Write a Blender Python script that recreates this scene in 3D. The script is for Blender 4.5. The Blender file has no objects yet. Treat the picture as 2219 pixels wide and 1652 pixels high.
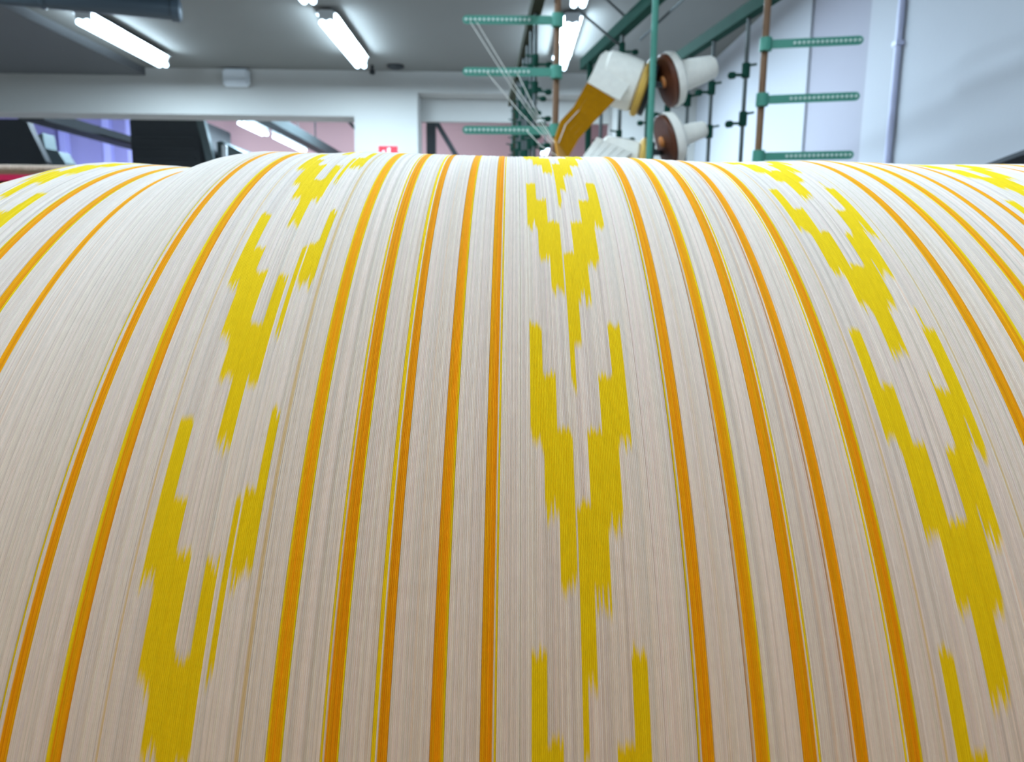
import bpy, math, random
import numpy as np
from mathutils import Vector, Matrix

random.seed(7)
rng = np.random.default_rng(11)
sc = bpy.context.scene
COL = sc.collection

# ------------------------------------------------------------------ camera
FPX = 1634.76
cam_d = bpy.data.cameras.new('camera')
cam = bpy.data.objects.new('camera', cam_d)
COL.objects.link(cam)
FW = Vector((0.00501555, 0.985572, -0.16918235))
RT = Vector((0.99992664, -0.0030776, 0.01171508))
UP = Vector((-0.01102538, 0.1692287, 0.98551514))
M = Matrix((RT, UP, -FW)).transposed().to_4x4()
M.translation = Vector((0.0, -0.41887, 1.25429))
cam.matrix_world = M
cam_d.sensor_fit = 'HORIZONTAL'
cam_d.sensor_width = 36.0
cam_d.lens = FPX / 2219.0 * 36.0
cam_d.clip_start = 0.02
cam_d.clip_end = 100
cam_d.dof.use_dof = True
cam_d.dof.focus_distance = 0.212
cam_d.dof.aperture_fstop = 26.0
sc.camera = cam

# ------------------------------------------------------------------ world, exposure
w = bpy.data.worlds.new('world')
sc.world = w
w.use_nodes = True
w.node_tree.nodes['Background'].inputs[0].default_value = (0.55, 0.62, 0.75, 1)
w.node_tree.nodes['Background'].inputs[1].default_value = 0.02
vs = sc.view_settings
vs.view_transform = 'Standard'
vs.look = 'None'
vs.gamma = 1.0
vs.use_curve_mapping = False
vs.exposure = 0.2
TUBE_STRENGTH = 5.0
LAMP_WATT = 40.0          # per metre of lamp
TUBE_COLOR = (0.64, 0.84, 1.0, 1)
sc.cycles.use_light_tree = False
sc.cycles.max_bounces = 4
sc.cycles.diffuse_bounces = 2
sc.cycles.sample_clamp_indirect = 5.0
sc.cycles.caustics_reflective = False
sc.cycles.caustics_refractive = False
AX = 1.0          # height of the beam's axis


# ------------------------------------------------------------------ materials
def srgb(r, g, b):
    f = lambda c: (c / 255 / 12.92) if c <= 10.3 else ((c / 255 + 0.055) / 1.055) ** 2.4
    return (f(r), f(g), f(b), 1.0)


def mat(name, col, rough=0.6, metal=0.0, var=0.06, scale=6.0, bump=0.0, bscale=60.0, spec=0.4):
    m = bpy.data.materials.new(name)
    m.use_nodes = True
    nt = m.node_tree
    b = nt.nodes['Principled BSDF']
    b.inputs['Roughness'].default_value = rough
    b.inputs['Metallic'].default_value = metal
    b.inputs['Specular IOR Level'].default_value = spec
    tc = nt.nodes.new('ShaderNodeTexCoord')
    n = nt.nodes.new('ShaderNodeTexNoise')
    n.inputs['Scale'].default_value = scale
    n.inputs['Detail'].default_value = 4
    nt.links.new(tc.outputs['Object'], n.inputs['Vector'])
    mx = nt.nodes.new('ShaderNodeMix')
    mx.data_type = 'RGBA'
    mx.inputs[6].default_value = tuple(c * (1 - var) for c in col[:3]) + (1,)
    mx.inputs[7].default_value = tuple(min(1, c * (1 + var)) for c in col[:3]) + (1,)
    nt.links.new(n.outputs['Fac'], mx.inputs[0])
    nt.links.new(mx.outputs[2], b.inputs['Base Color'])
    if bump:
        n2 = nt.nodes.new('ShaderNodeTexNoise')
        n2.inputs['Scale'].default_value = bscale
        n2.inputs['Detail'].default_value = 3
        nt.links.new(tc.outputs['Object'], n2.inputs['Vector'])
        bp = nt.nodes.new('ShaderNodeBump')
        bp.inputs['Strength'].default_value = bump
        bp.inputs['Distance'].default_value = 0.01
        nt.links.new(n2.outputs['Fac'], bp.inputs['Height'])
        nt.links.new(bp.outputs['Normal'], b.inputs['Normal'])
    return m


def emit(name, col, strength):
    m = bpy.data.materials.new(name)
    m.use_nodes = True
    nt = m.node_tree
    for n in list(nt.nodes):
        if n.type == 'BSDF_PRINCIPLED':
            nt.nodes.remove(n)
    e = nt.nodes.new('ShaderNodeEmission')
    e.inputs[0].default_value = col
    e.inputs[1].default_value = strength
    nt.links.new(e.outputs[0], nt.nodes['Material Output'].inputs[0])
    m.cycles.emission_sampling = 'NONE'
    return m


def yarn_mat(name, col, stripe=900.0, axis='Z', var=0.10, dye=None):
    """wound yarn: fine rings around the local Z axis (colour grain and relief only)"""
    m = mat(name, col, 0.9, 0, var, 40, spec=0.1)
    nt = m.node_tree
    b = nt.nodes['Principled BSDF']
    tc = nt.nodes['Texture Coordinate']
    wv = nt.nodes.new('ShaderNodeTexWave')
    wv.wave_type = 'BANDS'
    wv.bands_direction = axis
    wv.inputs['Scale'].default_value = stripe / 20.0
    wv.inputs['Distortion'].default_value = 1.2
    wv.inputs['Detail'].default_value = 2
    nt.links.new(tc.outputs['Object'], wv.inputs['Vector'])
    bp = nt.nodes.new('ShaderNodeBump')
    bp.inputs['Strength'].default_value = 0.5
    bp.inputs['Distance'].default_value = 0.002
    nt.links.new(wv.outputs['Fac'], bp.inputs['Height'])
    nt.links.new(bp.outputs['Normal'], b.inputs['Normal'])
    return m


PERIOD = math.pi / 10           # the dyed pattern repeats twenty times round the roll


def warp_mat():
    """cotton warp threads: every thread carries its own colour and, where it was resist-dyed,
    the place and length of the yellow dye along its length (face attributes)."""
    m = bpy.data.materials.new('cotton_warp')
    m.use_nodes = True
    nt = m.node_tree
    N, L = nt.nodes.new, nt.links.new
    b = nt.nodes['Principled BSDF']
    b.inputs['Roughness'].default_value = 0.85
    b.inputs['Specular IOR Level'].default_value = 0.12
    tc = N('ShaderNodeTexCoord')
    sp = N('ShaderNodeSeparateXYZ')
    L(tc.outputs['Object'], sp.inputs[0])

    def math_(op, a, c=None, d=None):
        n = N('ShaderNodeMath')
        n.operation = op
        for i, v in enumerate((a, c, d)):
            if v is None:
                continue
            if isinstance(v, (int, float)):
                n.inputs[i].default_value = v
            else:
                L(v, n.inputs[i])
        return n.outputs[0]
    th = math_('ARCTAN2', math_('MULTIPLY', sp.outputs['Y'], -1.0), sp.outputs['Z'])
    at = N('ShaderNodeAttribute')
    at.attribute_name = 'dye'
    sd = N('ShaderNodeSeparateXYZ')
    L(at.outputs['Vector'], sd.inputs[0])
    s, ln, tid = sd.outputs[0], sd.outputs[1], sd.outputs[2]
    q = math_('ADD', math_('SUBTRACT', th, s), 0.3 * PERIOD)
    k = math_('FLOOR', math_('DIVIDE', q, PERIOD))
    t = math_('SUBTRACT', math_('FLOORED_MODULO', q, PERIOD), 0.3 * PERIOD)
    cv = N('ShaderNodeCombineXYZ')
    L(tid, cv.inputs[0])
    L(k, cv.inputs[1])
    wn = N('ShaderNodeTexWhiteNoise')
    wn.noise_dimensions = '2D'
    L(cv.outputs[0], wn.inputs['Vector'])
    sw = N('ShaderNodeSeparateColor')
    L(wn.outputs['Color'], sw.inputs[0])
    js = math_('MULTIPLY', math_('SUBTRACT', sw.outputs[0], 0.6), 0.007)
    je = math_('ADD', ln, math_('MULTIPLY', math_('SUBTRACT', sw.outputs[1], 0.45), 0.015))

    def step(val, lo, soft):
        mr = N('ShaderNodeMapRange')
        mr.interpolation_type = 'SMOOTHSTEP'
        L(math_('SUBTRACT', val, lo), mr.inputs['Value'])
        mr.inputs['From Min'].default_value = -soft
        mr.inputs['From Max'].default_value = soft
        return mr.outputs['Result']
    a1 = step(t, js, 0.0055)
    a2 = math_('SUBTRACT', 1.0, step(t, je, 0.008))
    on = math_('GREATER_THAN', ln, 0.001)
    mask = math_('MULTIPLY', math_('MULTIPLY', a1, a2), on)
    # slubs and fibres: long thin grain along the thread
    cb = N('ShaderNodeCombineXYZ')
    L(math_('MULTIPLY', tid, 7.31), cb.inputs[0])
    L(math_('MULTIPLY', th, 60.0), cb.inputs[1])
    nz = N('ShaderNodeTexNoise')
    nz.inputs['Scale'].default_value = 1.0
    nz.inputs['Detail'].default_value = 3
    L(cb.outputs[0], nz.inputs['Vector'])
    ca = N('ShaderNodeAttribute')
    ca.attribute_name = 'yarn'
    mx = N('ShaderNodeMix')
    mx.data_type = 'RGBA'
    L(mask, mx.inputs[0])
    L(ca.outputs['Color'], mx.inputs[6])
    mx.inputs[7].default_value = YELLOW
    hs = N('ShaderNodeHueSaturation')
    L(mx.outputs[2], hs.inputs['Color'])
    L(math_('ADD', 0.90, math_('MULTIPLY', nz.outputs['Fac'], 0.20)), hs.inputs['Value'])
    L(hs.outputs[0], b.inputs['Base Color'])
    return m


NATURAL = (0.82, 0.79, 0.755)
ORANGE = (0.92, 0.45, 0.005)
YELLOW = (0.90, 0.715, 0.008, 1)

MAT = {}
MAT['wall'] = mat('painted_wall', srgb(186, 185, 181), 0.85, 0, 0.03, 1.5, 0.1, 40)
MAT['wall_right'] = mat('painted_side_wall', srgb(184, 186, 192), 0.85, 0, 0.03, 1.2, 0.1, 40)
MAT['niche'] = mat('painted_niche', srgb(164, 162, 172), 0.85, 0, 0.05, 1.2)
MAT['ceiling'] = mat('ceiling_plaster', srgb(122, 122, 119), 0.9, 0, 0.05, 1.2, 0.1, 30)
MAT['soffit'] = mat('soffit_shade', srgb(92, 94, 96), 0.9, 0, 0.05, 1.2)  # darker than the ceiling: shade of the underside put into the colour
MAT['floor'] = mat('concrete_floor', srgb(140, 132, 126), 0.6, 0, 0.12, 1.0, 0.15, 15)
MAT['pink'] = mat('pink_wall', srgb(204, 164, 166), 0.9, 0, 0.05, 0.8)
MAT['lilac'] = mat('lilac_wall', srgb(176, 168, 222), 0.9, 0, 0.05, 0.8)
MAT['lilac_post'] = mat('lilac_post_daylight', srgb(190, 186, 250), 0.7, 0, 0.03, 2)  # lighter than the lilac wall: daylight put into the colour
MAT['dark'] = mat('dark_steel', srgb(38, 42, 46), 0.6, 0.2, 0.12, 5)
MAT['black'] = mat('black_machine_paint', srgb(22, 26, 30), 0.6, 0, 0.15, 5)
MAT['grey_green'] = mat('grey_green_paint', srgb(70, 80, 82), 0.7, 0, 0.1, 4)
MAT['beam'] = mat('dark_beam_paint', srgb(52, 58, 62), 0.7, 0, 0.1, 3)
MAT['duct'] = mat('dark_duct_paint', srgb(48, 58, 66), 0.45, 0.1, 0.08, 3)
MAT['white_plastic'] = mat('white_plastic', srgb(222, 226, 230), 0.45, 0, 0.02, 8)
MAT['conduit'] = mat('white_conduit', srgb(206, 208, 236), 0.4, 0, 0.03, 8)
MAT['lamp_body'] = mat('lamp_enamel', srgb(210, 214, 216), 0.5, 0, 0.03, 8)
MAT['green'] = mat('teal_green_paint', srgb(70, 140, 122), 0.5, 0, 0.10, 20)
MAT['green_dark'] = mat('dark_green_paint', srgb(26, 66, 55), 0.8, 0, 0.2, 12, spec=0.1)
MAT['olive'] = mat('olive_dark_paint', srgb(44, 46, 30), 0.8, 0, 0.2, 12, spec=0.1)
MAT['rust'] = mat('rust_brown_paint', srgb(120, 88, 62), 0.6, 0, 0.2, 14)
MAT['rod'] = mat('grey_steel_rod', srgb(86, 92, 92), 0.45, 0.5, 0.1, 14)
MAT['eyelet'] = mat('ceramic_eyelet', srgb(206, 222, 214), 0.3, 0, 0.03, 30)
MAT['cream'] = yarn_mat('cream_yarn', srgb(246, 240, 230))
MAT['amber'] = yarn_mat('amber_yarn', srgb(168, 112, 4), 700, 'X', 0.16)
MAT['tan'] = mat('ochre_wood', srgb(206, 164, 74), 0.6, 0, 0.12, 20)
MAT['brown'] = mat('dark_brown_wood', srgb(92, 48, 26), 0.45, 0, 0.2, 20)
MAT['hub'] = mat('orange_wood_hub', srgb(206, 130, 70), 0.5, 0, 0.1, 20)
MAT['steel'] = mat('bare_steel', srgb(150, 152, 155), 0.35, 0.9, 0.06, 20)
MAT['red'] = mat('crimson_paint', srgb(196, 30, 78), 0.45, 0, 0.05, 8)
MAT['sign_red'] = mat('sign_red', srgb(196, 28, 48), 0.5, 0, 0.03, 8)
MAT['rope'] = mat('beige_cord', srgb(170, 152, 136), 0.9, 0, 0.25, 60, 0.6, 160)
MAT['wood_brown'] = mat('brown_wood', srgb(104, 90, 66), 0.7, 0, 0.2, 8)
MAT['tube'] = emit('fluorescent_tube', TUBE_COLOR, TUBE_STRENGTH)
MAT['tube_fill'] = emit('warm_fill_tube', (1.0, 0.76, 0.56, 1), 4.0)  # glow of the fill lamps added behind the viewer
MAT['warp'] = warp_mat()


# ------------------------------------------------------------------ mesh helpers
class MB:
    def __init__(self):
        self.v, self.f = [], []

    def add(self, vs, fs):
        o = len(self.v)
        self.v += [tuple(x) for x in vs]
        self.f += [tuple(i + o for i in f) for f in fs]
        return self

    def box(self, x0, x1, y0, y1, z0, z1):
        vs = [(x, y, z) for z in (z0, z1) for y in (y0, y1) for x in (x0, x1)]
        return self.add(vs, [(0, 2, 3, 1), (4, 5, 7, 6), (0, 1, 5, 4), (2, 6, 7, 3), (0, 4, 6, 2), (1, 3, 7, 5)])

    def bevel_box(self, x0, x1, y0, y1, z0, z1, b):
        """box with chamfered vertical and horizontal edges"""
        import bmesh
        bm = bmesh.new()
        t = MB().box(x0, x1, y0, y1, z0, z1)
        vv = [bm.verts.new(p) for p in t.v]
        for f in t.f:
            bm.faces.new([vv[i] for i in f])
        bmesh.ops.bevel(bm, geom=list(bm.edges), offset=b, segments=2, affect='EDGES')
        bm.verts.index_update()
        self.add([tuple(x.co) for x in bm.verts], [tuple(x.index for x in f.verts) for f in bm.faces])
        bm.free()
        return self

    def lathe(self, prof, origin, axis, seg=28):
        """prof: (radius, distance along axis)"""
        a = Vector(axis).normalized()
        h = Vector((0, 0, 1)) if abs(a.z) < 0.9 else Vector((1, 0, 0))
        e1 = a.cross(h).normalized()
        e2 = a.cross(e1)
        o = Vector(origin)
        vs, fs = [], []
        n = len(prof)
        for r, d in prof:
            for i in range(seg):
                t = 2 * math.pi * i / seg
                vs.append(o + a * d + (e1 * math.cos(t) + e2 * math.sin(t)) * max(r, 1e-5))
        for j in range(n - 1):
            for i in range(seg):
                i2 = (i + 1) % seg
                fs.append((j * seg + i, j * seg + i2, (j + 1) * seg + i2, (j + 1) * seg + i))
        fs.append(tuple(range(seg))[::-1])
        fs.append(tuple((n - 1) * seg + i for i in range(seg)))
        return self.add(vs, fs)

    def tube(self, p0, p1, r, seg=12, r1=None):
        d = Vector(p1) - Vector(p0)
        return self.lathe([(r, 0), (r if r1 is None else r1, d.length)], p0, d, seg)

    def path(self, pts, r, seg=6):
        for a, c in zip(pts[:-1], pts[1:]):
            self.tube(a, c, r, seg)
        return self

    def bar(self, p0, p1, w, h):
        """rectangular bar from p0 to p1: w across (horizontal), h upright"""
        p0, p1 = Vector(p0), Vector(p1)
        d = (p1 - p0).normalized()
        s = d.cross(Vector((0, 0, 1)))
        s = s.normalized() if s.length > 1e-4 else Vector((1, 0, 0))
        u = s.cross(d).normalized()
        vs = []
        for p in (p0, p1):
            for a, c in ((-1, -1), (1, -1), (1, 1), (-1, 1)):
                vs.append(p + s * (a * w / 2) + u * (c * h / 2))
        return self.add(vs, [(0, 1, 2, 3), (7, 6, 5, 4), (0, 4, 5, 1), (1, 5, 6, 2), (2, 6, 7, 3), (3, 7, 4, 0)])

    def prism(self, poly, y0, y1):
        """poly in (x, z), extruded along y"""
        n = len(poly)
        vs = [(x, y0, z) for x, z in poly] + [(x, y1, z) for x, z in poly]
        fs = [tuple(range(n)), tuple(range(2 * n - 1, n - 1, -1))]
        fs += [(i, i + n, (i + 1) % n + n, (i + 1) % n) for i in range(n)]
        return self.add(vs, fs)

    def build(self, name, m, parent=None, smooth=False, loc=None):
        me = bpy.data.meshes.new(name)
        vs = self.v if loc is None else [(x - loc[0], y - loc[1], z - loc[2]) for x, y, z in self.v]
        me.from_pydata(vs, [], self.f)
        me.validate()
        import bmesh
        bm = bmesh.new()
        bm.from_mesh(me)
        bmesh.ops.recalc_face_normals(bm, faces=list(bm.faces))
        bm.to_mesh(me)
        bm.free()
        me.materials.append(m)
        o = bpy.data.objects.new(name, me)
        COL.objects.link(o)
        if loc is not None:
            o.location = loc
        if smooth:
            for p in me.polygons:
                p.use_smooth = len(p.vertices) == 4
            try:
                me.set_sharp_from_angle(angle=math.radians(40))
            except Exception:
                pass
        if parent is not None:
            o.parent = parent
            if loc is None:
                o.matrix_parent_inverse = parent_inv(parent)
            else:
                o.location = Vector(loc) - parent_origin(parent)
        return o


def parent_origin(p):
    v = Vector(p.location)
    while p.parent:
        p = p.parent
        v += Vector(p.location)
    return v


def world(p):
    m = p.matrix_parent_inverse @ Matrix.Translation(p.location)
    return world(p.parent) @ m if p.parent else Matrix.Translation(p.location)


def parent_inv(p):
    return world(p).inverted()


def tag(o, label, cat, group=None):
    o['label'] = label
    o['category'] = cat
    if group:
        o['group'] = group
    return o


def thing(name, loc, label, cat, group=None):
    o = bpy.data.objects.new(name, None)
    o.empty_display_size = 0.05
    o.location = loc
    COL.objects.link(o)
    return tag(o, label, cat, group)


def struct(o, label=None):
    o['kind'] = 'structure'
    if label:
        o['label'] = label
    return o


# ------------------------------------------------------------------ the room
YW, YT = 8.35, 8.75              # back wall, front and rear face
ZC = 3.2
XL, XR, YF = -7.5, 2.06, -5.0
struct(MB().box(XL - 2.5, 3.2, YF - 0.3, 15.2, -0.2, 0.0).build('floor', MAT['floor']), 'warm grey concrete floor of the weaving hall')
struct(MB().box(XL - 0.3, 3.2, YF - 0.3, YT, ZC, ZC + 0.2).build('ceiling', MAT['ceiling']), 'grey plastered ceiling of the weaving hall')
# back wall with the wide opening (left) and the doorway niche
OX = -1.745                      # right edge of the wide opening
wb = MB()
wb.box(XL, OX, YW, YT, 2.715, ZC)
wb.box(OX, -1.04, YW, YT, 0, ZC)
wb.box(-1.04, 1.13, YW, YT, 2.975, ZC)
wb.box(1.13, 3.2, YW, YT, 0, ZC)
struct(wb.build('wall_back', MAT['wall']), 'pale grey back wall with a wide opening and a doorway')
# thin panel at the back of the niche above the second opening
struct(MB().box(-1.04, 1.13, YT - 0.08, YT, 2.725, 2.975).build('trim_1', MAT['wall']), 'pale panel above the doorway behind the creel')
# right wall: far part, shallow niche, near part, thicker part nearest the viewer
wr = MB()
wr.box(XR, 3.0, 5.12, YW, 0, ZC)
wr.box(XR + 0.06, 3.0, 4.20, 5.12, 0, ZC)
wr.box(XR, 3.0, 3.17, 4.20, 0, ZC)
wr.box(XR - 0.05, 3.0, YF, 3.17, 0, ZC)
struct(wr.build('wall_right', MAT['wall_right']), 'pale painted side wall with a shallow niche')
struct(MB().box(XL - 0.3, XL, YF, YT, 0, ZC).build('wall_left', MAT['wall']), 'pale wall on the far left')
struct(MB().box(XL, 3.0, YF - 0.3, YF, 0, ZC).build('wall_front', MAT['wall']), 'pale wall behind the viewer')
struct(MB().box(XR + 0.02, XR + 0.06, 4.20, 5.12, 0.02, ZC).build('trim_3', MAT['niche']), 'slightly darker lilac-grey panel set into the right wall')
# dropped soffit on the left
struct(MB().box(XL, -4.03, YF, YW, 3.12, ZC).build('trim_2', MAT['soffit']), 'dropped soffit along the left of the ceiling, its shade in the dark grey')
# room beyond
struct(MB().box(-9.8, 3.2, 14.5, 14.8, 0, 4.6).build('wall_far', MAT['pink']), 'dusty pink wall of the room beyond the opening')
struct(MB().box(-9.8, 3.2, YT, 14.8, 4.4, 4.6).build('ceiling_far', MAT['ceiling']), 'grey ceiling of the room beyond the opening')
struct(MB().box(-9.8, -9.5, YT, 14.8, 0, 4.6).build('wall_far_left', MAT['lilac']), 'lilac side wall of the room beyond')
struct(MB().box(2.9, 3.2, YT, 14.8, 0, 4.6).build('wall_far_right', MAT['pink']), 'pink side wall of the room beyond')
struct(MB().box(-9.5, -6.2, 14.38, 14.5, 0, 4.4).build('wall_panel', MAT['lilac']), 'lilac panelled part of the far wall')


# ------------------------------------------------------------------ the warp roll
R0 = 0.30
KN = np.array([-.26, -.20, -.17, -.15, -.135, -.12, -.105, -.09, -.07, -.04, 0, .05, .1, .15, .2, .26, .4])
KV = np.array([-0.01776, -0.00253, -0.00418, -0.00566, 0.00107, 0.00341, 0.00303, 0.00251, 0.00368, 0.00291, 0.00229,
               0.00265, 0.00058, 0.00216, 0.00071, 0.0018, 0.00025])
_ug = np.linspace(-0.42, 0.76, 1181)
_rg = np.interp(_ug, KN, KV)
_ker = np.exp(-0.5 * (np.arange(-15, 16) / 4.0) ** 2)
_ker /= _ker.sum()
_rg = np.convolve(np.pad(_rg, 15, mode='edge'), _ker, mode='valid')


def radius(u):
    return R0 + np.interp(u, _ug, _rg)


PITCH = 0.00045
# stripes: axial position of the middle and the order of threads (o orange, y yellow, w undyed, d pale orange)
STRIPES = [(-0.1741, 'yoooooo'), (-0.1622, 'ooooooy'), (-0.1506, 'oooooo'), (-0.1116, 'ywwooooo'), (-0.0997, 'yyooooo'),
           (-0.0514, 'yooooooy'), (-0.0389, 'ywooooooy'), (-0.0271, 'yywooooo'), (-0.0154, 'ooooooy'), (-0.0040, 'oooooowy'),
           (0.0458, 'ywoooooo'), (0.0578, 'dwooooooy'), (0.0692, 'ooooooowy'), (0.0808, 'dwoooooo'), (0.0929, 'ywooooooy'),
           (0.1404, 'ooooooo'), (0.1510, 'ooooooyy'), (0.1631, 'yooooooy'), (0.1750, 'ooooo'), (0.1865, 'oooooo'),
           (0.2266, 'oooooo')]
for g in range(6):
    for i in range(5):
        u = 0.2266 + g * 0.0955 + i * 0.0117
        if (g or i) and u < 0.70:
            STRIPES.append((u, ('yoooooo', 'ooooooy', 'oooooo', 'ooooooy', 'ywooooo')[i]))
for g in range(3):
    for i in range(5):
        u = -0.2235 - g * 0.0955 - i * 0.0117
        if u > -0.385:
            STRIPES.append((u, ('yoooooo', 'ooooooy', 'oooooo', 'ooooooy', 'ywooooo')[i]))
STRIPES.sort()
# dyed bundles: (left, right, start angle, length) - the tongues of the ikat pattern
GEN = [(-.0133, -.0097, 0.0, .137), (-.0097, -.0061, .063, .145), (-.0061, -.0024, .127, .138), (-.0024, .0017, .197, .142),
       (.0017, .0057, .127, .152), (.0057, .0096, .068, .148), (.0096, .0132, 0.0, .140)]
BUNDLES = []
MOTIFS = []


def motif(uc, s0, rows=GEN):
    MOTIFS.append((uc - 0.0165, uc + 0.0165))
    for a, c, s, l in rows:
        BUNDLES.append((uc + a, uc + c, s0 + s, l))


def chain(edges, se):
    return [(edges[i], edges[i + 1], q[0], q[1]) for i, q in enumerate(se) if q]


motif(0.0198, 0.377, chain([-.0134, -.0098, -.0062, -.0025, -.0019, -.0006, .0017, .0058, .0096, .0133],
                           [(.002, .137), (.062, .144), (.125, .140), None, (.197, .196), (.197, .146), (.126, .150), (.065, .149), (-.001, .138)]))
motif(0.1160, 0.376, chain([-.0130, -.0098, -.0064, -.0030, .0000, .0019, .0050, .0090, .0128],
                           [(-.003, .134), (.071, .152), (.134, .146), (.207, .142), (.207, .137), (.140, .140), (.077, .150), (-.001, .146)]))
motif(-0.0750, 0.493, chain([-.0135, -.0096, -.0060, -.0020, .0019, .0052, .0064, .0080, .0083, .0108, .0131],
                            [(.002, .146), (.080, .140), (.126, .148), (.204, .138), (.133, .145), None, (.080, .138), None, (.073, .075), (-.004, .148)]))
motif(-0.1965, 0.385)
motif(0.2045, 0.410)
for g in range(4):
    motif(0.302 + g * 0.0955, 0.38 + 0.07 * g)
motif(-0.296, 0.35)


def thread_table():
    """every warp end from left to right: (u, width, colour, start, length, band id)"""
    rows = []
    for (u0, u1, p) in ((-0.395, -0.285, 2 * PITCH), (-0.285, 0.36, PITCH), (0.36, 0.715, 2 * PITCH)):
        n = int(round((u1 - u0) / p))
        for i in range(n):
            rows.append((u0 + (i + 0.5) * (u1 - u0) / n, (u1 - u0) / n))
    u = np.array([r[0] for r in rows])
    wd = np.array([r[1] for r in rows])
    n = len(u)
    col = np.empty((n, 3))
    lum = rng.normal(1.0, 0.06, n).clip(0.80, 1.08)
    tint = rng.normal(0, 0.012, (n, 3))
    col[:] = np.array(NATURAL) * lum[:, None] * (1 + tint)
    pink = rng.random(n) < 0.025
    col[pink] *= np.array([0.98, 0.92, 0.86])
    st = np.zeros(n)
    ln = np.zeros(n)
    band = np.full(n, -1)
    for k, (uc, code) in enumerate(STRIPES):
        core = [i for i, c in enumerate(code) if c == 'o']
        mid = (core[0] + core[-1]) / 2.0
        for i, c in enumerate(code):
            uu = uc + (i - mid) * PITCH
            hit = np.where(np.abs(u - uu) < np.maximum(PITCH, wd) * 0.5001)[0]
            for j in hit:
                band[j] = k
                if c == 'o':
                    col[j] = np.array(ORANGE) * rng.uniform(0.90, 1.06) * np.array([1, rng.uniform(0.86, 1.12), 1])
                elif c == 'y':
                    col[j] = np.array(YELLOW[:3]) * rng.uniform(0.9, 1.08)
                elif c == 'd':
                    col[j] = np.array([0.66, 0.45, 0.25])
    inmot = np.zeros(n, bool)
    for a, c in MOTIFS:
        inmot |= (u > a) & (u < c) & (band < 0)
    for a, c, s, l in BUNDLES:
        h = (u >= a) & (u < c) & (band < 0)
        m_ = int(h.sum())
        st[h] = s + rng.normal(0, 0.0022, m_)
        ln[h] = np.maximum(0.02, l + rng.normal(0, 0.003, m_))
        # now and then a thread that slipped during winding
        idx = np.where(h)[0]
        for j in idx:
            if rng.random() < 0.03:
                st[j] += rng.normal(0, 0.015)
            if rng.random() < 0.004:
                ln[j] = 0
    # stray threads that took a little dye along their whole length
    for a, c in MOTIFS:
        idx = np.where((u > a) & (u < c) & (ln == 0) & (band < 0))[0]
        for j in idx:
            if rng.random() < 0.06:
                col[j] = col[j] * 0.45 + np.array([0.70, 0.52, 0.10]) * 0.55
    return u, wd, col, st, ln, band, inmot


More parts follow.
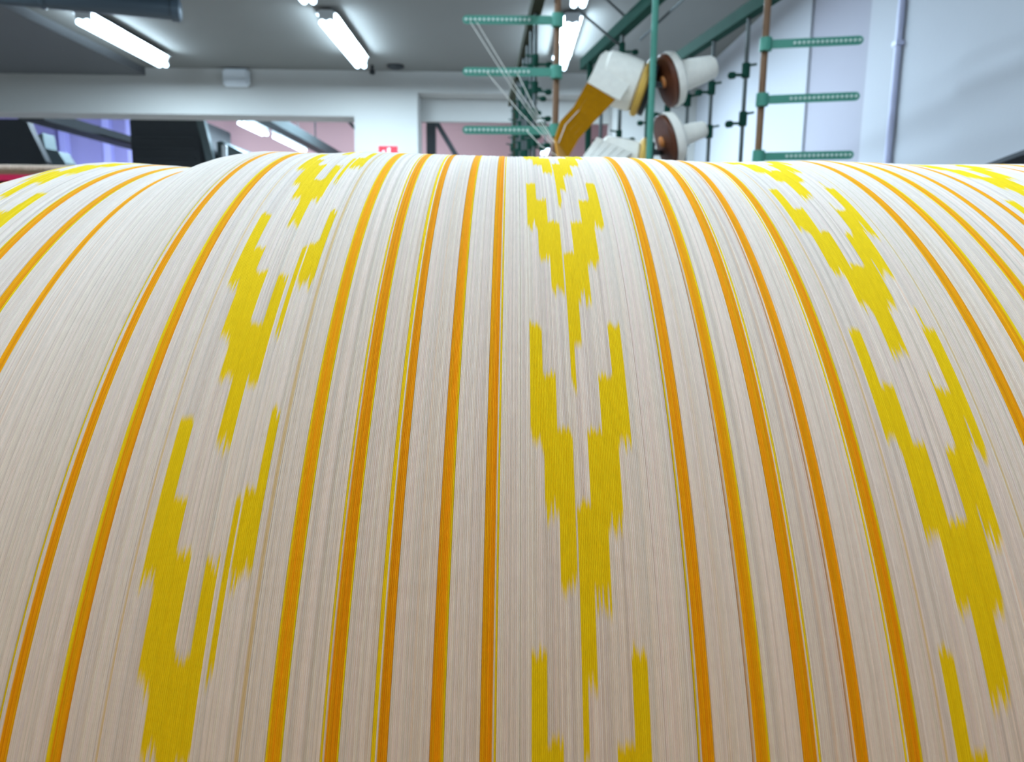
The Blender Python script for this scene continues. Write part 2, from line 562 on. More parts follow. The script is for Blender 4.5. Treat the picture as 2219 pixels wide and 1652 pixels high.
def build_roll():
    root = thing('warp_beam', (0.16, 0, AX), 'large warp beam wound with cream cotton threads, orange stripes and yellow ikat tongues', 'warp beam')
    u, wd, col, st, ln, band, inmot = thread_table()
    n = len(u)
    deg = np.concatenate([np.arange(-20, 130, 1.1), np.arange(131, 340, 5.5)])
    th = np.radians(deg)
    m = len(th)
    sn, cs = -np.sin(th), np.cos(th)
    # bands of threads: runs with the same stripe / motif membership
    key = [('s', b) if b >= 0 else (('m', 0) if mm else ('p', 0)) for b, mm in zip(band, inmot)]
    runs, i = [], 0
    while i < n:
        j = i
        while j < n and key[j] == key[i]:
            j += 1
        runs.append((i, j, key[i][0]))
        i = j
    lift = rng.normal(0, 0.000022, n)
    deep = np.where(rng.random(n + 1) < 0.10, rng.uniform(0.00008, 0.0002, n + 1), 0.0)
    # slow, wide corrugation of the winding
    wob = 0.00006 * np.sin(u * 2 * math.pi / 0.0046 + 1.0) + 0.00005 * np.sin(u * 2 * math.pi / 0.0021)
    for (i, j, kd) in runs:
        t = np.arange(i, j)
        k = len(t)
        c = 3 * k + 1                                # groove, two shoulders per thread
        cu = np.empty(c)
        cr = np.empty(c)
        jit = rng.normal(0, 0.03, k) * wd[t]
        cu[0:3 * k:3] = u[t] - wd[t] / 2
        cu[1::3] = u[t] - 0.21 * wd[t] + jit
        cu[2::3] = u[t] + 0.21 * wd[t] + jit
        cu[3 * k] = u[t[-1]] + wd[t[-1]] / 2
        cu[0] -= 0.06 * wd[t[0]]                     # the edge threads of two bands touch
        cu[3 * k] += 0.06 * wd[t[-1]]
        cr[:] = radius(cu)
        sc_ = wd[t] / PITCH
        cr[1::3] += 0.00010 * sc_ + lift[t] + wob[t]
        cr[2::3] += 0.00010 * sc_ + lift[t] + wob[t]
        cr[0:3 * k:3] += -0.00052 - deep[t] + wob[t]
        cr[3 * k] += -0.00052 - deep[j] + wob[min(j, n - 1)]
        co = np.empty((c, m, 3), np.float32)
        co[..., 0] = cu[:, None] - 0.16
        co[..., 1] = cr[:, None] * sn[None]
        co[..., 2] = cr[:, None] * cs[None]
        a = np.arange(c - 1)[:, None] * m + np.arange(m)[None]
        b = np.arange(c - 1)[:, None] * m + (np.arange(m)[None] + 1) % m
        quads = np.stack([a, b, b + m, a + m], -1).reshape(-1, 4)
        name = {'s': 'orange_stripe', 'm': 'ikat_band', 'p': 'undyed_band'}[kd]
        me = bpy.data.meshes.new(name)
        me.vertices.add(c * m)
        me.vertices.foreach_set('co', co.reshape(-1))
        nf = len(quads)
        me.loops.add(nf * 4)
        me.loops.foreach_set('vertex_index', quads.reshape(-1).astype(np.int32))
        me.polygons.add(nf)
        me.polygons.foreach_set('loop_start', np.arange(0, nf * 4, 4, dtype=np.int32))
        tf = np.repeat(t, 3)                        # face columns -> thread
        tf = np.repeat(tf, m)
        ya = me.attributes.new('yarn', 'FLOAT_COLOR', 'FACE')
        ya.data.foreach_set('color', np.concatenate([col[tf], np.ones((nf, 1))], 1).astype(np.float32).reshape(-1))
        dy = me.attributes.new('dye', 'FLOAT_VECTOR', 'FACE')
        dy.data.foreach_set('vector', np.stack([st[tf], ln[tf], tf * 1.37 + 0.5], 1).astype(np.float32).reshape(-1))
        me.update(calc_edges=True)
        me.materials.append(MAT['warp'])
        o = bpy.data.objects.new(name, me)
        COL.objects.link(o)
        o.parent = root
        if kd == 's':
            o['label'] = 'orange stripe of dyed warp threads'
        elif kd == 'm':
            o['label'] = 'cream threads with yellow stepped tongue pattern'
    # core, shaft and end flanges
    MB().tube((-0.40, 0, AX), (0.72, 0, AX), 0.262, 48).build('barrel', MAT['steel'], root)
    MB().tube((-0.62, 0, AX), (0.94, 0, AX), 0.035, 24).build('shaft', MAT['steel'], root, smooth=True)
    for s in (-1, 1):
        x = -0.40 if s < 0 else 0.72
        MB().lathe([(0.335, 0), (0.345, 0.004), (0.345, 0.016), (0.335, 0.02), (0.09, 0.02), (0.08, 0.05), (0.05, 0.05)],
                   (x, 0, AX), (s, 0, 0), 56).build('flange', MAT['dark'], root, smooth=True)
    return root


build_roll()
# trestles that carry the beam's shaft
for x, lb in ((-0.56, 'dark steel trestle carrying the left end of the warp beam'), (0.88, 'dark steel trestle carrying the right end of the warp beam')):
    t = thing('beam_trestle', (x, 0, 0), lb, 'trestle')
    MB().bar((x, -0.32, 0.0), (x, -0.03, 0.93), 0.05, 0.05).build('leg', MAT['dark'], t)
    MB().bar((x, 0.32, 0.0), (x, 0.03, 0.93), 0.05, 0.05).build('leg', MAT['dark'], t)
    MB().box(x - 0.02, x + 0.02, -0.24, 0.24, 0.30, 0.34).build('cross_bar', MAT['dark'], t)
    MB().box(x - 0.03, x + 0.03, -0.07, 0.07, 0.90, 0.962).build('bearing_block', MAT['dark'], t)


# ------------------------------------------------------------------ ceiling lamps
def lamp(x, y, z, label, group=None, length=1.45, hang=0.0, cat='ceiling lamp', color=None, power=1.0, up=0.0):
    t = thing('fluorescent_lamp', (x, y, z), label, cat, group)
    h = length / 2
    MB().prism([(x - 0.085, z + 0.072), (x + 0.085, z + 0.072), (x + 0.05, z + 0.098), (x - 0.05, z + 0.098)], y - h, y + h).build('housing', MAT['lamp_body'], t)
    for s in (-1, 1):
        MB().tube((x + s * 0.033, y - h, z), (x + s * 0.033, y + h, z), 0.027, 10).build('tube', MAT['tube_fill' if color else 'tube'], t, smooth=True)
        MB().box(x - 0.062, x + 0.062, y + s * (h - 0.015) - 0.015, y + s * (h - 0.015) + 0.015, z + 0.018, z + 0.072).build('end_cap', MAT['lamp_body'], t)
    # the light the tubes give: down into the room, and (past the narrow housing) up onto the ceiling
    for nm, wdt, dz, rx, watt in (('lamp_light', 0.12, -0.03, 0.0, LAMP_WATT), ('lamp_light_up', 0.12, 0.03, math.pi, LAMP_WATT * up)):
        if watt <= 0:
            continue
        ld = bpy.data.lights.new(nm, 'AREA')
        ld.shape = 'RECTANGLE'
        ld.size, ld.size_y = wdt, length - 0.08
        ld.energy = watt * length * power
        ld.color = color or TUBE_COLOR[:3]
        lo = bpy.data.objects.new(nm, ld)
        COL.objects.link(lo)
        lo.parent = t
        lo.location = (0, 0, dz)
        lo.rotation_euler = (rx, 0, 0)
    for s in (-1, 1):
        yy = y + s * h * 0.6
        MB().tube((x, yy, z + 0.097), (x, yy, (ZC if hang == 0 else z + hang) - 0.001), 0.008, 8).build('hanger', MAT['rod'], t)
    return t


LZ = 3.075
lamp(-3.53, 6.93, LZ, 'bright twin-tube ceiling lamp on the left, below the dark duct', power=1.3, up=0.45)
lamp(-1.515, 6.86, LZ, 'bright twin-tube ceiling lamp in the middle of the ceiling', power=1.3, up=0.45)
lamp(0.49, 6.84, LZ, 'bright twin-tube ceiling lamp behind the creel', power=1.9, up=0.45)
lamp(0.49, 4.87, LZ, 'ceiling lamp at the top edge, in front of the lamp behind the creel', power=1.2, up=0.45)
for x in (-3.53, -1.515, 0.49):
    for y in (4.87, 2.87, 0.87):
        if (x, y) in ((0.49, 4.87), (0.49, 2.87)):
            continue
        lamp(x, y, LZ, 'twin-tube ceiling lamp nearer the viewer than the lamps in view', 'nearer rows of ceiling lamps', power={4.87: 1.2, 2.87: 0.9, 0.87: 0.68}[y])
for x in (-2.2, 0.0):  # unseen fill lamps, added to warm the lower front of the roll
    for y in (-1.9,):
        lamp(x, y, LZ, 'added warm fill lamp behind the viewer', 'added fill lamps behind the viewer', color=(1.0, 0.76, 0.53), power=0.31)
# lamps in the room beyond
lamp(-3.59, 10.56, 2.9, 'slim lamp seen through the wide opening, nearer of the two', 'lamps in the room beyond', 0.95, 1.5)
lamp(-3.50, 12.05, 2.9, 'slim lamp seen through the wide opening, farther of the two', 'lamps in the room beyond', 1.5, 1.5)
lamp(0.57, 12.6, 2.9, 'small bright lamp seen low through the doorway behind the creel', 'lamps in the room beyond', 0.6, 1.5)
for x in (-5.8, -2.4):  # extra lamps out of view, added to brighten the far room
    for y in (10.9,):
        lamp(x, y, 4.28, 'added unseen lamp brightening the room beyond', 'added lamps above the room beyond', 1.45, 0.12, power=6.5)

# ------------------------------------------------------------------ duct, wall fittings
t = thing('ventilation_duct', (-2.34, 5.26, 2.9), 'dark grey round duct crossing the top left corner', 'duct')
d0, d1 = Vector((-5.6, 4.30, 2.9)), Vector((-2.34, 5.26, 2.9))
MB().tube(d0, d1, 0.068, 28).build('pipe', MAT['duct'], t, smooth=True)
dv = (d1 - d0).normalized()
MB().lathe([(0.068, -0.05), (0.078, -0.05), (0.078, 0.0), (0.06, 0.012), (0.02, 0.016)], d1, dv, 28).build('end_cap', MAT['duct'], t, smooth=True)
MB().lathe([(0.068, -0.015), (0.075, -0.012), (0.075, 0.012), (0.068, 0.015)], d0 + dv * 2.55, dv, 28).build('joint_collar', MAT['duct'], t, smooth=True)
for f in (0.35, 0.97):
    p = d0.lerp(d1, f)
    MB().box(p.x - 0.012, p.x + 0.012, p.y - 0.012, p.y + 0.012, p.z + 0.06, ZC if p.x > -4.03 else 3.12).build('hanger', MAT['dark'], t)

t = thing('emergency_light', (-3.01, YW, 3.0), 'small pale box light high on the back wall', 'emergency light')
MB().bevel_box(-3.155, -2.875, YW - 0.10, YW, 3.005, 3.185, 0.022).build('housing', MAT['white_plastic'], t)
MB().bevel_box(-3.135, -2.895, YW - 0.112, YW - 0.095, 3.02, 3.07, 0.006).build('lens', MAT['white_plastic'], t)
t = thing('smoke_detector', (-1.52, 8.0, ZC), 'tiny dark hanging sensor near the middle ceiling lamp', 'sensor')
MB().tube((-1.49, 8.1, ZC), (-1.49, 8.1, 3.15), 0.015, 10).build('stem', MAT['dark'], t)
MB().lathe([(0.01, 0), (0.03, 0.012), (0.03, 0.04), (0.018, 0.05)], (-1.49, 8.1, 3.155), (0, 0, -1), 16).build('head', MAT['dark'], t, smooth=True)
tag(MB().lathe([(0.09, 0), (0.09, 0.02), (0.06, 0.035), (0.02, 0.04)], (-1.24, 8.1, ZC), (0, 0, -1), 24).build('ceiling_vent', MAT['dark'], None, smooth=True),
    'flat dark round vent on the ceiling above the red sign', 'vent')
t = thing('fire_sign', (-1.373, YW, 2.2), 'small red fire sign on the wall beside the doorway', 'sign')
MB().box(-1.48, -1.265, YW - 0.006, YW, 2.19, 2.402).build('plate', MAT['sign_red'], t)
MB().prism([(-1.385, 2.372), (-1.36, 2.385), (-1.345, 2.372), (-1.35, 2.355), (-1.345, 2.25), (-1.385, 2.25), (-1.38, 2.355)], YW - 0.008, YW - 0.006).build('extinguisher_symbol', MAT['white_plastic'], t)
MB().prism([(-1.44, 2.345), (-1.415, 2.358), (-1.41, 2.338), (-1.425, 2.31), (-1.44, 2.31)], YW - 0.008, YW - 0.006).build('flame_symbol', MAT['white_plastic'], t)
# conduit on the right wall
t = thing('wall_conduit', (XR - 0.03, 3.78, 0.0), 'thin white conduit running down the right wall', 'conduit')
MB().tube((XR - 0.022, 3.80, 0.0), (XR - 0.022, 3.80, ZC), 0.018, 14).build('pipe', MAT['conduit'], t, smooth=True)
for z in (0.7, 1.6, 2.36, 2.95):
    MB().box(XR - 0.045, XR, 3.775, 3.825, z - 0.012, z + 0.012).build('clip', MAT['conduit'], t)


# ------------------------------------------------------------------ things in the room beyond the opening
def solo(mb, name, m, label, cat, group=None):
    return tag(mb.build(name, m), label, cat, group)


t = thing('dark_machine', (-4.5, 10.3, 0), 'black block-shaped loom head seen through the wide opening', 'machine')
MB().bevel_box(-5.05, -4.10, 10.0, 11.1, 2.30, 2.93, 0.02).build('head', MAT['black'], t)
MB().bar((-4.10, 10.0, 2.95), (-3.97, 10.0, 2.30), 0.10, 0.10).build('side_plate', MAT['grey_green'], t)
for x in (-4.98, -4.12):
    for y in (10.08, 11.0):
        MB().box(x - 0.05, x + 0.05, y - 0.05, y + 0.05, 0, 2.30).build('leg', MAT['black'], t)
for z in (2.42, 2.56, 2.70):
    MB().box(-4.98, -4.2, 9.985, 10.0, z - 0.012, z + 0.012).build('rib', MAT['dark'], t)
t = thing('grey_loom', (-3.6, 10.4, 0), 'grey-green loom with a slanted top right of the black loom head', 'loom')
MB().prism([(-3.96, 0.0), (-3.96, 2.66), (-3.90, 2.68), (-3.30, 2.36), (-3.30, 0.0)], 10.15, 11.3).build('body', MAT['grey_green'], t)
MB().box(-3.88, -3.82, 10.10, 10.15, 2.30, 2.62).build('upright', MAT['lamp_body'], t)
t = thing('dark_loom', (-6.6, 9.6, 0), 'large dark loom with a sloping side at the far left of the opening', 'loom')
MB().prism([(-7.3, 0), (-7.3, 2.86), (-6.25, 2.86), (-6.185, 2.683), (-6.04, 2.34), (-5.98, 0)], 9.75, 9.87).build('body', MAT['black'], t)
MB().prism([(-6.9, 0), (-6.9, 2.74), (-6.73, 2.75), (-6.57, 2.82), (-6.55, 2.61), (-6.38, 2.575), (-6.29, 2.42), (-6.29, 0)], 10.62, 10.9).build('side_panel', MAT['grey_green'], t)
# overhead beams running back through that room
for (xa, za, wdt, ht, lb, mt) in ((-5.58, 2.76, 0.30, 0.12, 'dark overhead beam left of the black loom head', 'beam'),
                                  (-3.24, 2.96, 0.20, 0.14, 'grey-green overhead beam beside the two slim lamps', 'grey_green')):
    b_ = thing('overhead_beam', (xa, 9.0, za), lb, 'beam')
    MB().box(xa - wdt / 2, xa + wdt / 2, 8.76, 14.37, za - ht / 2, za + ht / 2).build('beam', MAT[mt], b_)
    for y in (9.6, 12.6):
        MB().tube((xa, y, za + ht / 2), (xa, y, 4.4), 0.012, 8).build('hanger', MAT['dark'], b_)
for x, y, lb in ((-8.31, 14.2, 'leftmost bright lilac post in the far room'), (-7.50, 14.2, 'middle lilac post in the far room'), (-7.05, 14.2, 'right lilac post near the black loom head')):
    p_ = thing('lilac_post', (x, y, 0), lb, 'post')
    MB().bevel_box(x - 0.07, x + 0.07, y - 0.07, y + 0.07, 0.04, 4.4, 0.01).build('shaft', MAT['lilac_post'], p_)
    MB().box(x - 0.12, x + 0.12, y - 0.12, y + 0.08, 0, 0.04).build('base_plate', MAT['dark'], p_)
# doorway behind the creel: post with a brace
t = thing('braced_post', (-0.97, 9.2, 0), 'dark steel post with a diagonal brace inside the doorway', 'post')
MB().box(-1.03, -0.92, 9.15, 9.25, 0, 2.83).build('post', MAT['dark'], t)
MB().bar((-0.93, 9.2, 2.83), (-0.40, 9.2, 1.97), 0.06, 0.06).build('brace', MAT['beam'], t)
t = thing('corner_bracket', (-1.75, 8.9, 2.5), 'small dark diagonal bracket at the corner of the wide opening', 'bracket')
MB().bar((-1.99, 8.84, 2.83), (-1.78, 8.84, 2.60), 0.04, 0.035).build('brace', MAT['beam'], t)
MB().box(-1.80, -1.76, 8.78, 8.90, 2.3, 2.83).build('plate', MAT['beam'], t)

# ------------------------------------------------------------------ the creel
creel = thing('yarn_creel', (0.55, 3.3, 0), 'green and rust-brown yarn creel with comb arms behind the warp beam', 'creel')
RZ = 2.25


def rail_at(p0, p1, y):
    f = (y - p0[1]) / (p1[1] - p0[1])
    return p0[0] + f * (p1[0] - p0[0])


RAILS = {'R': ((1.09, 2.5), (0.80, 4.45)), 'C': ((0.64, 2.5), (0.40, 4.0)), 'L': ((0.125, 2.5), (0.0, 5.1))}
for kx, mt in (('R', 'green_dark'), ('C', 'green_dark'), ('L', 'olive')):
    a, c = RAILS[kx]
    MB().bar((a[0], a[1], RZ + 0.03), (c[0], c[1], RZ + 0.03), 0.045, 0.055).build('top_rail', MAT[mt], creel)
# posts to the floor
for (x, y, r, mt, top) in ((0.178, 2.75, 0.013, 'rust', 2.55), (0.987, 2.70, 0.0135, 'rust', 2.55), (0.562, 2.75, 0.013, 'green', 2.55),
                           (0.82, 4.3, 0.018, 'green_dark', RZ), (0.03, 4.5, 0.018, 'olive', RZ), (0.42, 3.85, 0.016, 'green_dark', RZ)):
    MB().tube((x, y, 0), (x, y, top), r, 14).build('post', MAT[mt], creel, smooth=True)
for (x, y) in ((0.178, 2.75), (0.987, 2.70), (0.562, 2.75)):
    MB().box(x - 0.06, x + 0.06, y - 0.06, y + 0.06, 0, 0.012).build('foot_plate', MAT['green_dark'], creel)
MB().bar((0.10, 2.75, 2.53), (1.07, 2.70, 2.53), 0.04, 0.04).build('head_bar', MAT['green_dark'], creel)


def comb_arm(p0, p1, h=0.032):
    """flat green arm with a clamp at the post and a row of thread guides"""
    p0, p1 = Vector(p0), Vector(p1)
    d = (p1 - p0).normalized()
    s = Vector((0, 0, 1)).cross(d)
    arm = MB()
    n = 6
    prof = [(0, -h / 2), (0, h / 2)]
    L_ = (p1 - p0).length
    pts = [(0, -h / 2)] + [(L_ - h / 2 + h / 2 * math.sin(a), -h / 2 * math.cos(a)) for a in np.linspace(0, math.pi, n)] + [(0, h / 2)]
    vs, k = [], len(pts)
    for off in (-0.004, 0.004):
        for (q, zz) in pts:
            vs.append(p0 + d * q + Vector((0, 0, zz)) + s * off)
    arm.add(vs, [tuple(range(k)), tuple(range(2 * k - 1, k - 1, -1))] + [(i, (i + 1) % k, (i + 1) % k + k, i + k) for i in range(k)])
    o = arm.build('comb_arm', MAT['green'], creel)
    ey = MB()
    for i in range(15):
        q = p0 + d * (L_ * (0.30 + 0.66 * i / 14))
        f = s if s.y < 0 else -s
        ey.lathe([(0.0055, 0), (0.0055, 0.003), (0.003, 0.0042)], q + f * 0.004, f, 8)
    e = ey.build('eyelet_row', MAT['eyelet'], o)
    e['kind'] = 'stuff'
    MB().tube(p0 + Vector((0, 0, -0.024)), p0 + Vector((0, 0, 0.024)), 0.024, 16).build('clamp', MAT['green'], o, smooth=True)


for z in (2.150, 1.957, 1.735):
    comb_arm((0.178, 2.735, z), (-0.195, 2.735, z - 0.002))
for z, y1 in ((2.058, 2.62), (1.853, 2.61), (1.637, 2.62)):
    comb_arm((0.985, 2.685, z), (1.335, y1, z + 0.004))


def clip(o_parent, x, y, z, s=1.0, flip=1):
    """yarn tension clip: collar on the rod with two small arms and end knobs"""
    c = MB()
    c.tube((x, y, z - 0.020 * s), (x, y, z + 0.024 * s), 0.013 * s, 10)
    c.bar((x, y, z - 0.012 * s), (x - flip * 0.052 * s, y - 0.03 * s, z - 0.018 * s), 0.008 * s, 0.008 * s)
    c.lathe([(0.004 * s, -0.014 * s), (0.011 * s, -0.008 * s), (0.011 * s, 0.008 * s), (0.004 * s, 0.014 * s)],
            (x - flip * 0.052 * s, y - 0.03 * s, z - 0.02 * s), (1, 0.3, 0.15), 10)
    c.bar((x, y, z + 0.016 * s), (x + flip * 0.036 * s, y + 0.01 * s, z + 0.024 * s), 0.007 * s, 0.007 * s)
    c.build('tension_clip', MAT['green_dark'], o_parent)


for (ra, ys, zs, fl) in (('R', (3.02, 3.38, 3.68, 3.98, 4.25), (2.035, 1.835, 1.62), 1), ('L', (3.0, 3.25, 3.5, 3.75, 4.0, 4.3, 4.6, 4.9), (2.06, 1.95, 1.84, 1.73, 1.62), -1),
                         ('C', (3.3, 3.62), (2.19, 2.12, 2.05, 1.80), -1)):
    a, c = RAILS[ra]
    for y in ys:
        x = rail_at(a, c, y)
        rod = MB().tube((x, y, 0.9), (x, y, RZ + 0.01), 0.009, 10).build('guide_rod', MAT['rod'], creel, smooth=True)
        for z in zs:
            clip(rod, x, y, z + (0.02 if ra == 'L' and int(y * 20) % 2 else 0), 1.35 if ra == 'R' else 1.1, fl)
# long thin bars at the top between the rails
for p0, p1 in (((0.34, 3.0, 2.36), (0.56, 3.3, 2.30)), ((0.30, 3.05, 2.27), (0.53, 3.35, 2.20)), ((0.57, 3.15, 2.19), (0.86, 2.80, 2.42))):
    MB().bar(p0, p1, 0.008, 0.008).build('guide_bar', MAT['rod'], creel)
for zz in (0.35, 0.9):
    for kx in 'RCL':
        a, c = RAILS[kx]
        MB().bar((a[0] - 0.06, 2.78, zz), (c[0], c[1], zz), 0.03, 0.03).build('lower_rail', MAT['green_dark'], creel)


# ------------------------------------------------------------------ spools on the creel
def spool_left(c, axis, r, half, label, rim=0.135):
    """cream cheese of warp yarn on an ochre flange"""
    a = Vector(axis).normalized()
    t = thing('yarn_spool', c, label, 'spool', 'spools on the creel')
    c = Vector(c)
    p0 = c - a * half
    MB().lathe([(0.03, 0), (r - 0.012, 0), (r, 0.01), (r + 0.003, half), (r, 2 * half - 0.01), (r - 0.012, 2 * half)], p0, a, 48).build('yarn_winding', MAT['cream'], t, smooth=True)
    MB().lathe([(rim - 0.012, 0.0), (rim, 0.008), (rim, 0.026), (rim - 0.012, 0.034), (0.05, 0.036)], p0 + a * 2 * half, a, 48).build('flange', MAT['tan'], t, smooth=True)
    MB().lathe([(rim * 0.9, 0), (rim * 0.9, 0.02), (0.04, 0.026)], p0 + a * (2 * half + 0.036), a, 40).build('drive_disc', MAT['black'], t, smooth=True)
    return t


def spool_right(c, axis, r, body, cone_len, cone_r, label):
    """brown wooden disc with an orange hub, yarn shoulder and a cream cone"""
    a = Vector(axis).normalized()
    t = thing('yarn_cone', c, label, 'yarn cone', 'cones on the creel')
    c = Vector(c)
    MB().lathe([(0.03, -0.004), (r - 0.006, 0.0), (r, 0.006), (r, 0.018), (r - 0.006, 0.022)], c, a, 44).build('disc', MAT['brown'], t, smooth=True)
    MB().lathe([(0.008, -0.016), (0.022, -0.012), (0.024, -0.002)], c, a, 20).build('hub', MAT['hub'], t, smooth=True)
    MB().lathe([(r * 1.02, 0.022), (r * 1.04, 0.03), (r * 0.98, 0.022 + body * 0.7), (r * 0.78, 0.022 + body)], c, a, 44).build('yarn_shoulder', MAT['cream'], t, smooth=True)
    d = 0.02 + body
    MB().lathe([(cone_r * 1.15, d), (cone_r, d + cone_len * 0.5), (cone_r * 0.82, d + cone_len * 0.93), (cone_r * 0.7, d + cone_len * 0.985), (cone_r * 0.4, d + cone_len)],
               c, a, 36).build('cone', MAT['cream'], t, smooth=True)
    return t


spool_left((0.462, 2.96, 1.975), (0.94, -0.08, -0.31), 0.105, 0.080, 'upper cream spool with an ochre flange on the creel', 0.116)
spool_left((0.455, 2.88, 1.640), (0.95, -0.06, -0.16), 0.088, 0.078, 'lower cream spool with an ochre flange on the creel', 0.108)
spool_right((0.640, 2.90, 1.962), (0.92, 0.10, 0.30), 0.108, 0.045, 0.16, 0.056, 'upper cream cone behind a dark brown disc on the creel')
spool_right((0.637, 2.86, 1.715), (0.93, 0.10, 0.30), 0.108, 0.05, 0.12, 0.040, 'lower cream cone behind a dark brown disc on the creel')
# spindles from the green post carry the spools
for z in (1.955, 1.68):
    MB().bar((0.42, 2.90, z - 0.005), (0.74, 2.90, z - 0.005), 0.02, 0.02).build('spindle', MAT['dark'], creel)


def ribbon(name, left, right, m, parent, th=0.006, n=10):
    """sheet of yarn between two edge curves (lists of points), with thickness"""
    def res(p):
        p = [Vector(q) for q in p]
        out = []
        for i in range(n + 1):
            f = i / n * (len(p) - 1)
            k = min(int(f), len(p) - 2)
            out.append(p[k].lerp(p[k + 1], f - k))
        return out
    l, r = res(left), res(right)
    nrm = []
    for i in range(n + 1):
        d = l[min(i + 1, n)] - l[max(i - 1, 0)]
        nrm.append(d.cross(r[i] - l[i]).normalized())
    vs, fs = [], []
    for i in range(n + 1):
        vs += [l[i], r[i], r[i] - nrm[i] * th, l[i] - nrm[i] * th]
    for i in range(n):
        a = 4 * i
        for k in range(4):
            fs.append((a + k, a + (k + 1) % 4, a + 4 + (k + 1) % 4, a + 4 + k))
    fs += [(3, 2, 1, 0), (4 * n, 4 * n + 1, 4 * n + 2, 4 * n + 3)]
    return MB().add(vs, fs).build(name, m, parent)


# dyed warp sheet leaving the upper spool towards the beam
sh = thing('dyed_warp_sheet', (0.2, 2.4, 1.6), 'warp strips over the upper spool, cream above and amber yellow below', 'yarn sheet')
A0, A1 = Vector((0.310, 2.835, 1.942)), Vector((0.428, 2.835, 1.876))      # wide end on the spool
B0, B1 = Vector((0.248, 2.72, 1.825)), Vector((0.330, 2.72, 1.768))
B2, B3 = Vector((0.192, 2.60, 1.754)), Vector((0.261, 2.60, 1.683))
C0, C1 = Vector((0.164, 2.48, 1.669)), Vector((0.215, 2.48, 1.603))
E0, E1 = Vector((0.10, 0.315, 1.05)), Vector((0.16, 0.315, 1.05))          # wound on at the back of the beam
for i in range(4):
    f0, f1 = i / 4 + 0.002, (i + 1) / 4 - 0.002
    ribbon('warp_strip', [A0.lerp(A1, f0), B0.lerp(B1, f0), B2.lerp(B3, f0), C0.lerp(C1, f0), E0.lerp(E1, f0)],
           [A0.lerp(A1, f1), B0.lerp(B1, f1), B2.lerp(B3, f1), C0.lerp(C1, f1), E0.lerp(E1, f1)], MAT['amber'], sh, n=12)
T = [(Vector((0.396, 2.95, 2.094)), Vector((0.549, 2.95, 2.055))), (Vector((0.364, 2.885, 2.058)), Vector((0.526, 2.885, 2.018))),
     (Vector((0.338, 2.852, 1.997)), Vector((0.490, 2.852, 1.942))), (A0 + Vector((0, 0.002, 0)), A1 + Vector((0.018, 0.002, -0.002)))]
for i in range(3):
    f0, f1 = i / 3 + 0.001, (i + 1) / 3 - 0.001
    ribbon('undyed_strip', [a.lerp(c, f0) for a, c in T], [a.lerp(c, f1) for a, c in T], MAT['cream'], sh)
for f in (0.25,):
    g0, g1 = f - 0.014, f + 0.014
    o_ = Vector((0, -0.008, 0))
    ribbon('cream_strip', [B0.lerp(B1, g0) + o_, B2.lerp(B3, g0) + o_, C0.lerp(C1, g0) + o_],
           [B0.lerp(B1, g1) + o_, B2.lerp(B3, g1) + o_, C0.lerp(C1, g1) + o_], MAT['cream'], sh, 0.003)
sh2 = thing('cream_warp_sheet', (0.3, 2.6, 1.5), 'greyish cream warp strips running down from the lower cream spool', 'yarn sheet')
A0, A1 = Vector((0.350, 2.78, 1.72)), Vector((0.50, 2.78, 1.66))
C0, C1 = Vector((0.235, 2.45, 1.56)), Vector((0.33, 2.45, 1.53))
E0, E1 = Vector((0.20, 0.318, 1.04)), Vector((0.30, 0.318, 1.04))
for i in range(5):
    f0, f1 = i / 5 + 0.008, (i + 1) / 5 - 0.008
    ribbon('warp_strip', [A0.lerp(A1, f0), C0.lerp(C1, f0), E0.lerp(E1, f0)], [A0.lerp(A1, f1), C0.lerp(C1, f1), E0.lerp(E1, f1)], MAT['cream'], sh2)
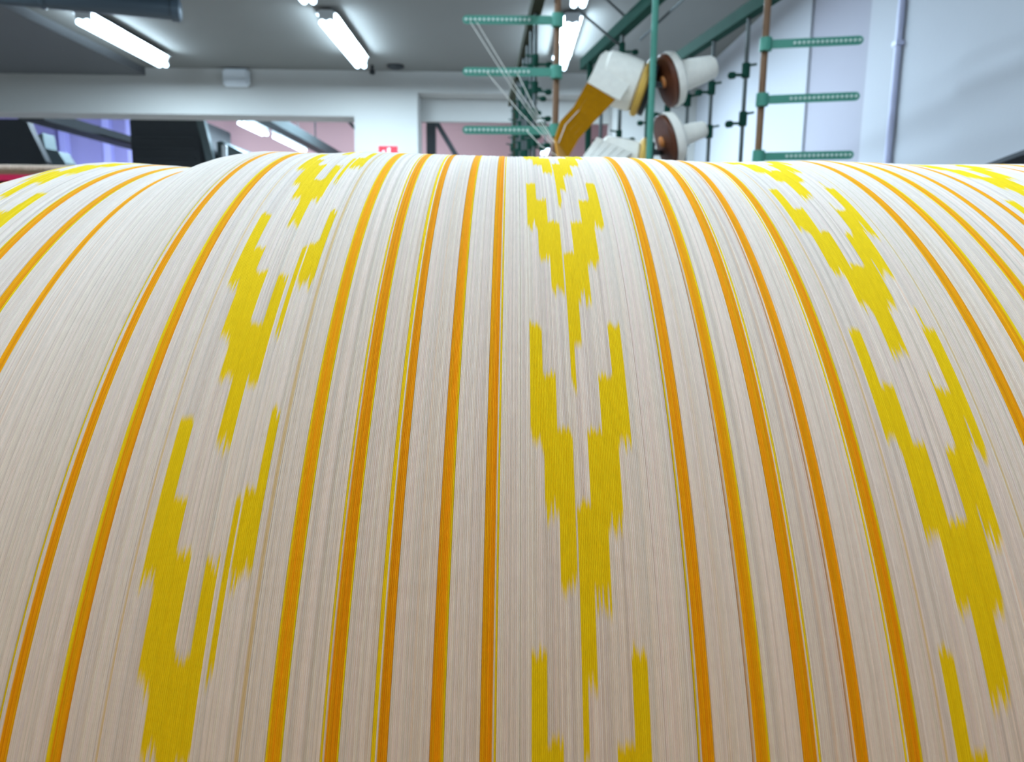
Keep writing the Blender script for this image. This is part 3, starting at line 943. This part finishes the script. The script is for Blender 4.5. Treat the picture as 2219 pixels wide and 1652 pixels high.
# single yarn ends from the comb arms
for i, (p0, p1) in enumerate((((-0.165, 2.73, 2.14), (0.155, 2.6, 1.67)), ((-0.14, 2.73, 2.14), (0.165, 2.6, 1.67)), ((-0.10, 2.73, 1.955), (0.16, 2.6, 1.66)),
                              ((0.02, 2.73, 1.955), (0.175, 2.6, 1.66)), ((0.06, 2.73, 1.735), (0.18, 2.6, 1.62)))):
    m_ = (Vector(p0) + Vector(p1)) / 2 - Vector((0, 0, 0.012))
    solo(MB().path([Vector(p0), m_, Vector(p1)], 0.0012, 5), 'yarn_end', MAT['cream'], 'thin cream yarn end stretched from a green comb arm', 'yarn', 'yarn ends off the creel')

# ------------------------------------------------------------------ left bench and right frame just behind the roll
t = thing('loom_breast_beam', (-1.6, 1.6, 0), 'loom front with a beige cord-wound bar above a crimson rail', 'loom')
MB().box(-2.4, -1.10, 1.58, 1.63, 1.419, 1.434).build('crimson_rail', MAT['red'], t)
MB().box(-2.4, -1.08, 1.60, 1.70, 1.36, 1.419).build('dark_beam', MAT['black'], t)
MB().box(-2.4, -1.05, 1.64, 1.72, 1.434, 1.448).build('wooden_ledge', MAT['wood_brown'], t)
bar = MB().tube((-2.4, 1.68, 1.457), (-1.04, 1.68, 1.457), 0.010, 14).build('cord_bar', MAT['rope'], t, smooth=True)
for i in range(60):
    x = -1.60 + i * 0.0092
    MB().lathe([(0.0095, -0.004), (0.012, -0.002), (0.012, 0.002), (0.0095, 0.004)], (x, 1.68, 1.457), (1, 0.15, 0), 10).build('cord_turn', MAT['rope'], bar, smooth=True)
for x in (-2.35, -1.15):
    MB().box(x - 0.04, x + 0.04, 1.60, 1.70, 0, 1.36).build('leg', MAT['black'], t)
t = thing('loom_side', (1.3, 1.25, 0), 'dark sloping machine frame at the right edge behind the warp beam', 'loom')
MB().prism([(0.985, 1.40), (0.985, 1.437), (1.40, 1.60), (1.46, 1.60), (1.46, 1.40)], 1.18, 1.26).build('top_plate', MAT['dark'], t)
for x in (1.10, 1.40):
    MB().box(x - 0.03, x + 0.03, 1.19, 1.25, 0, 1.40).build('leg', MAT['dark'], t)
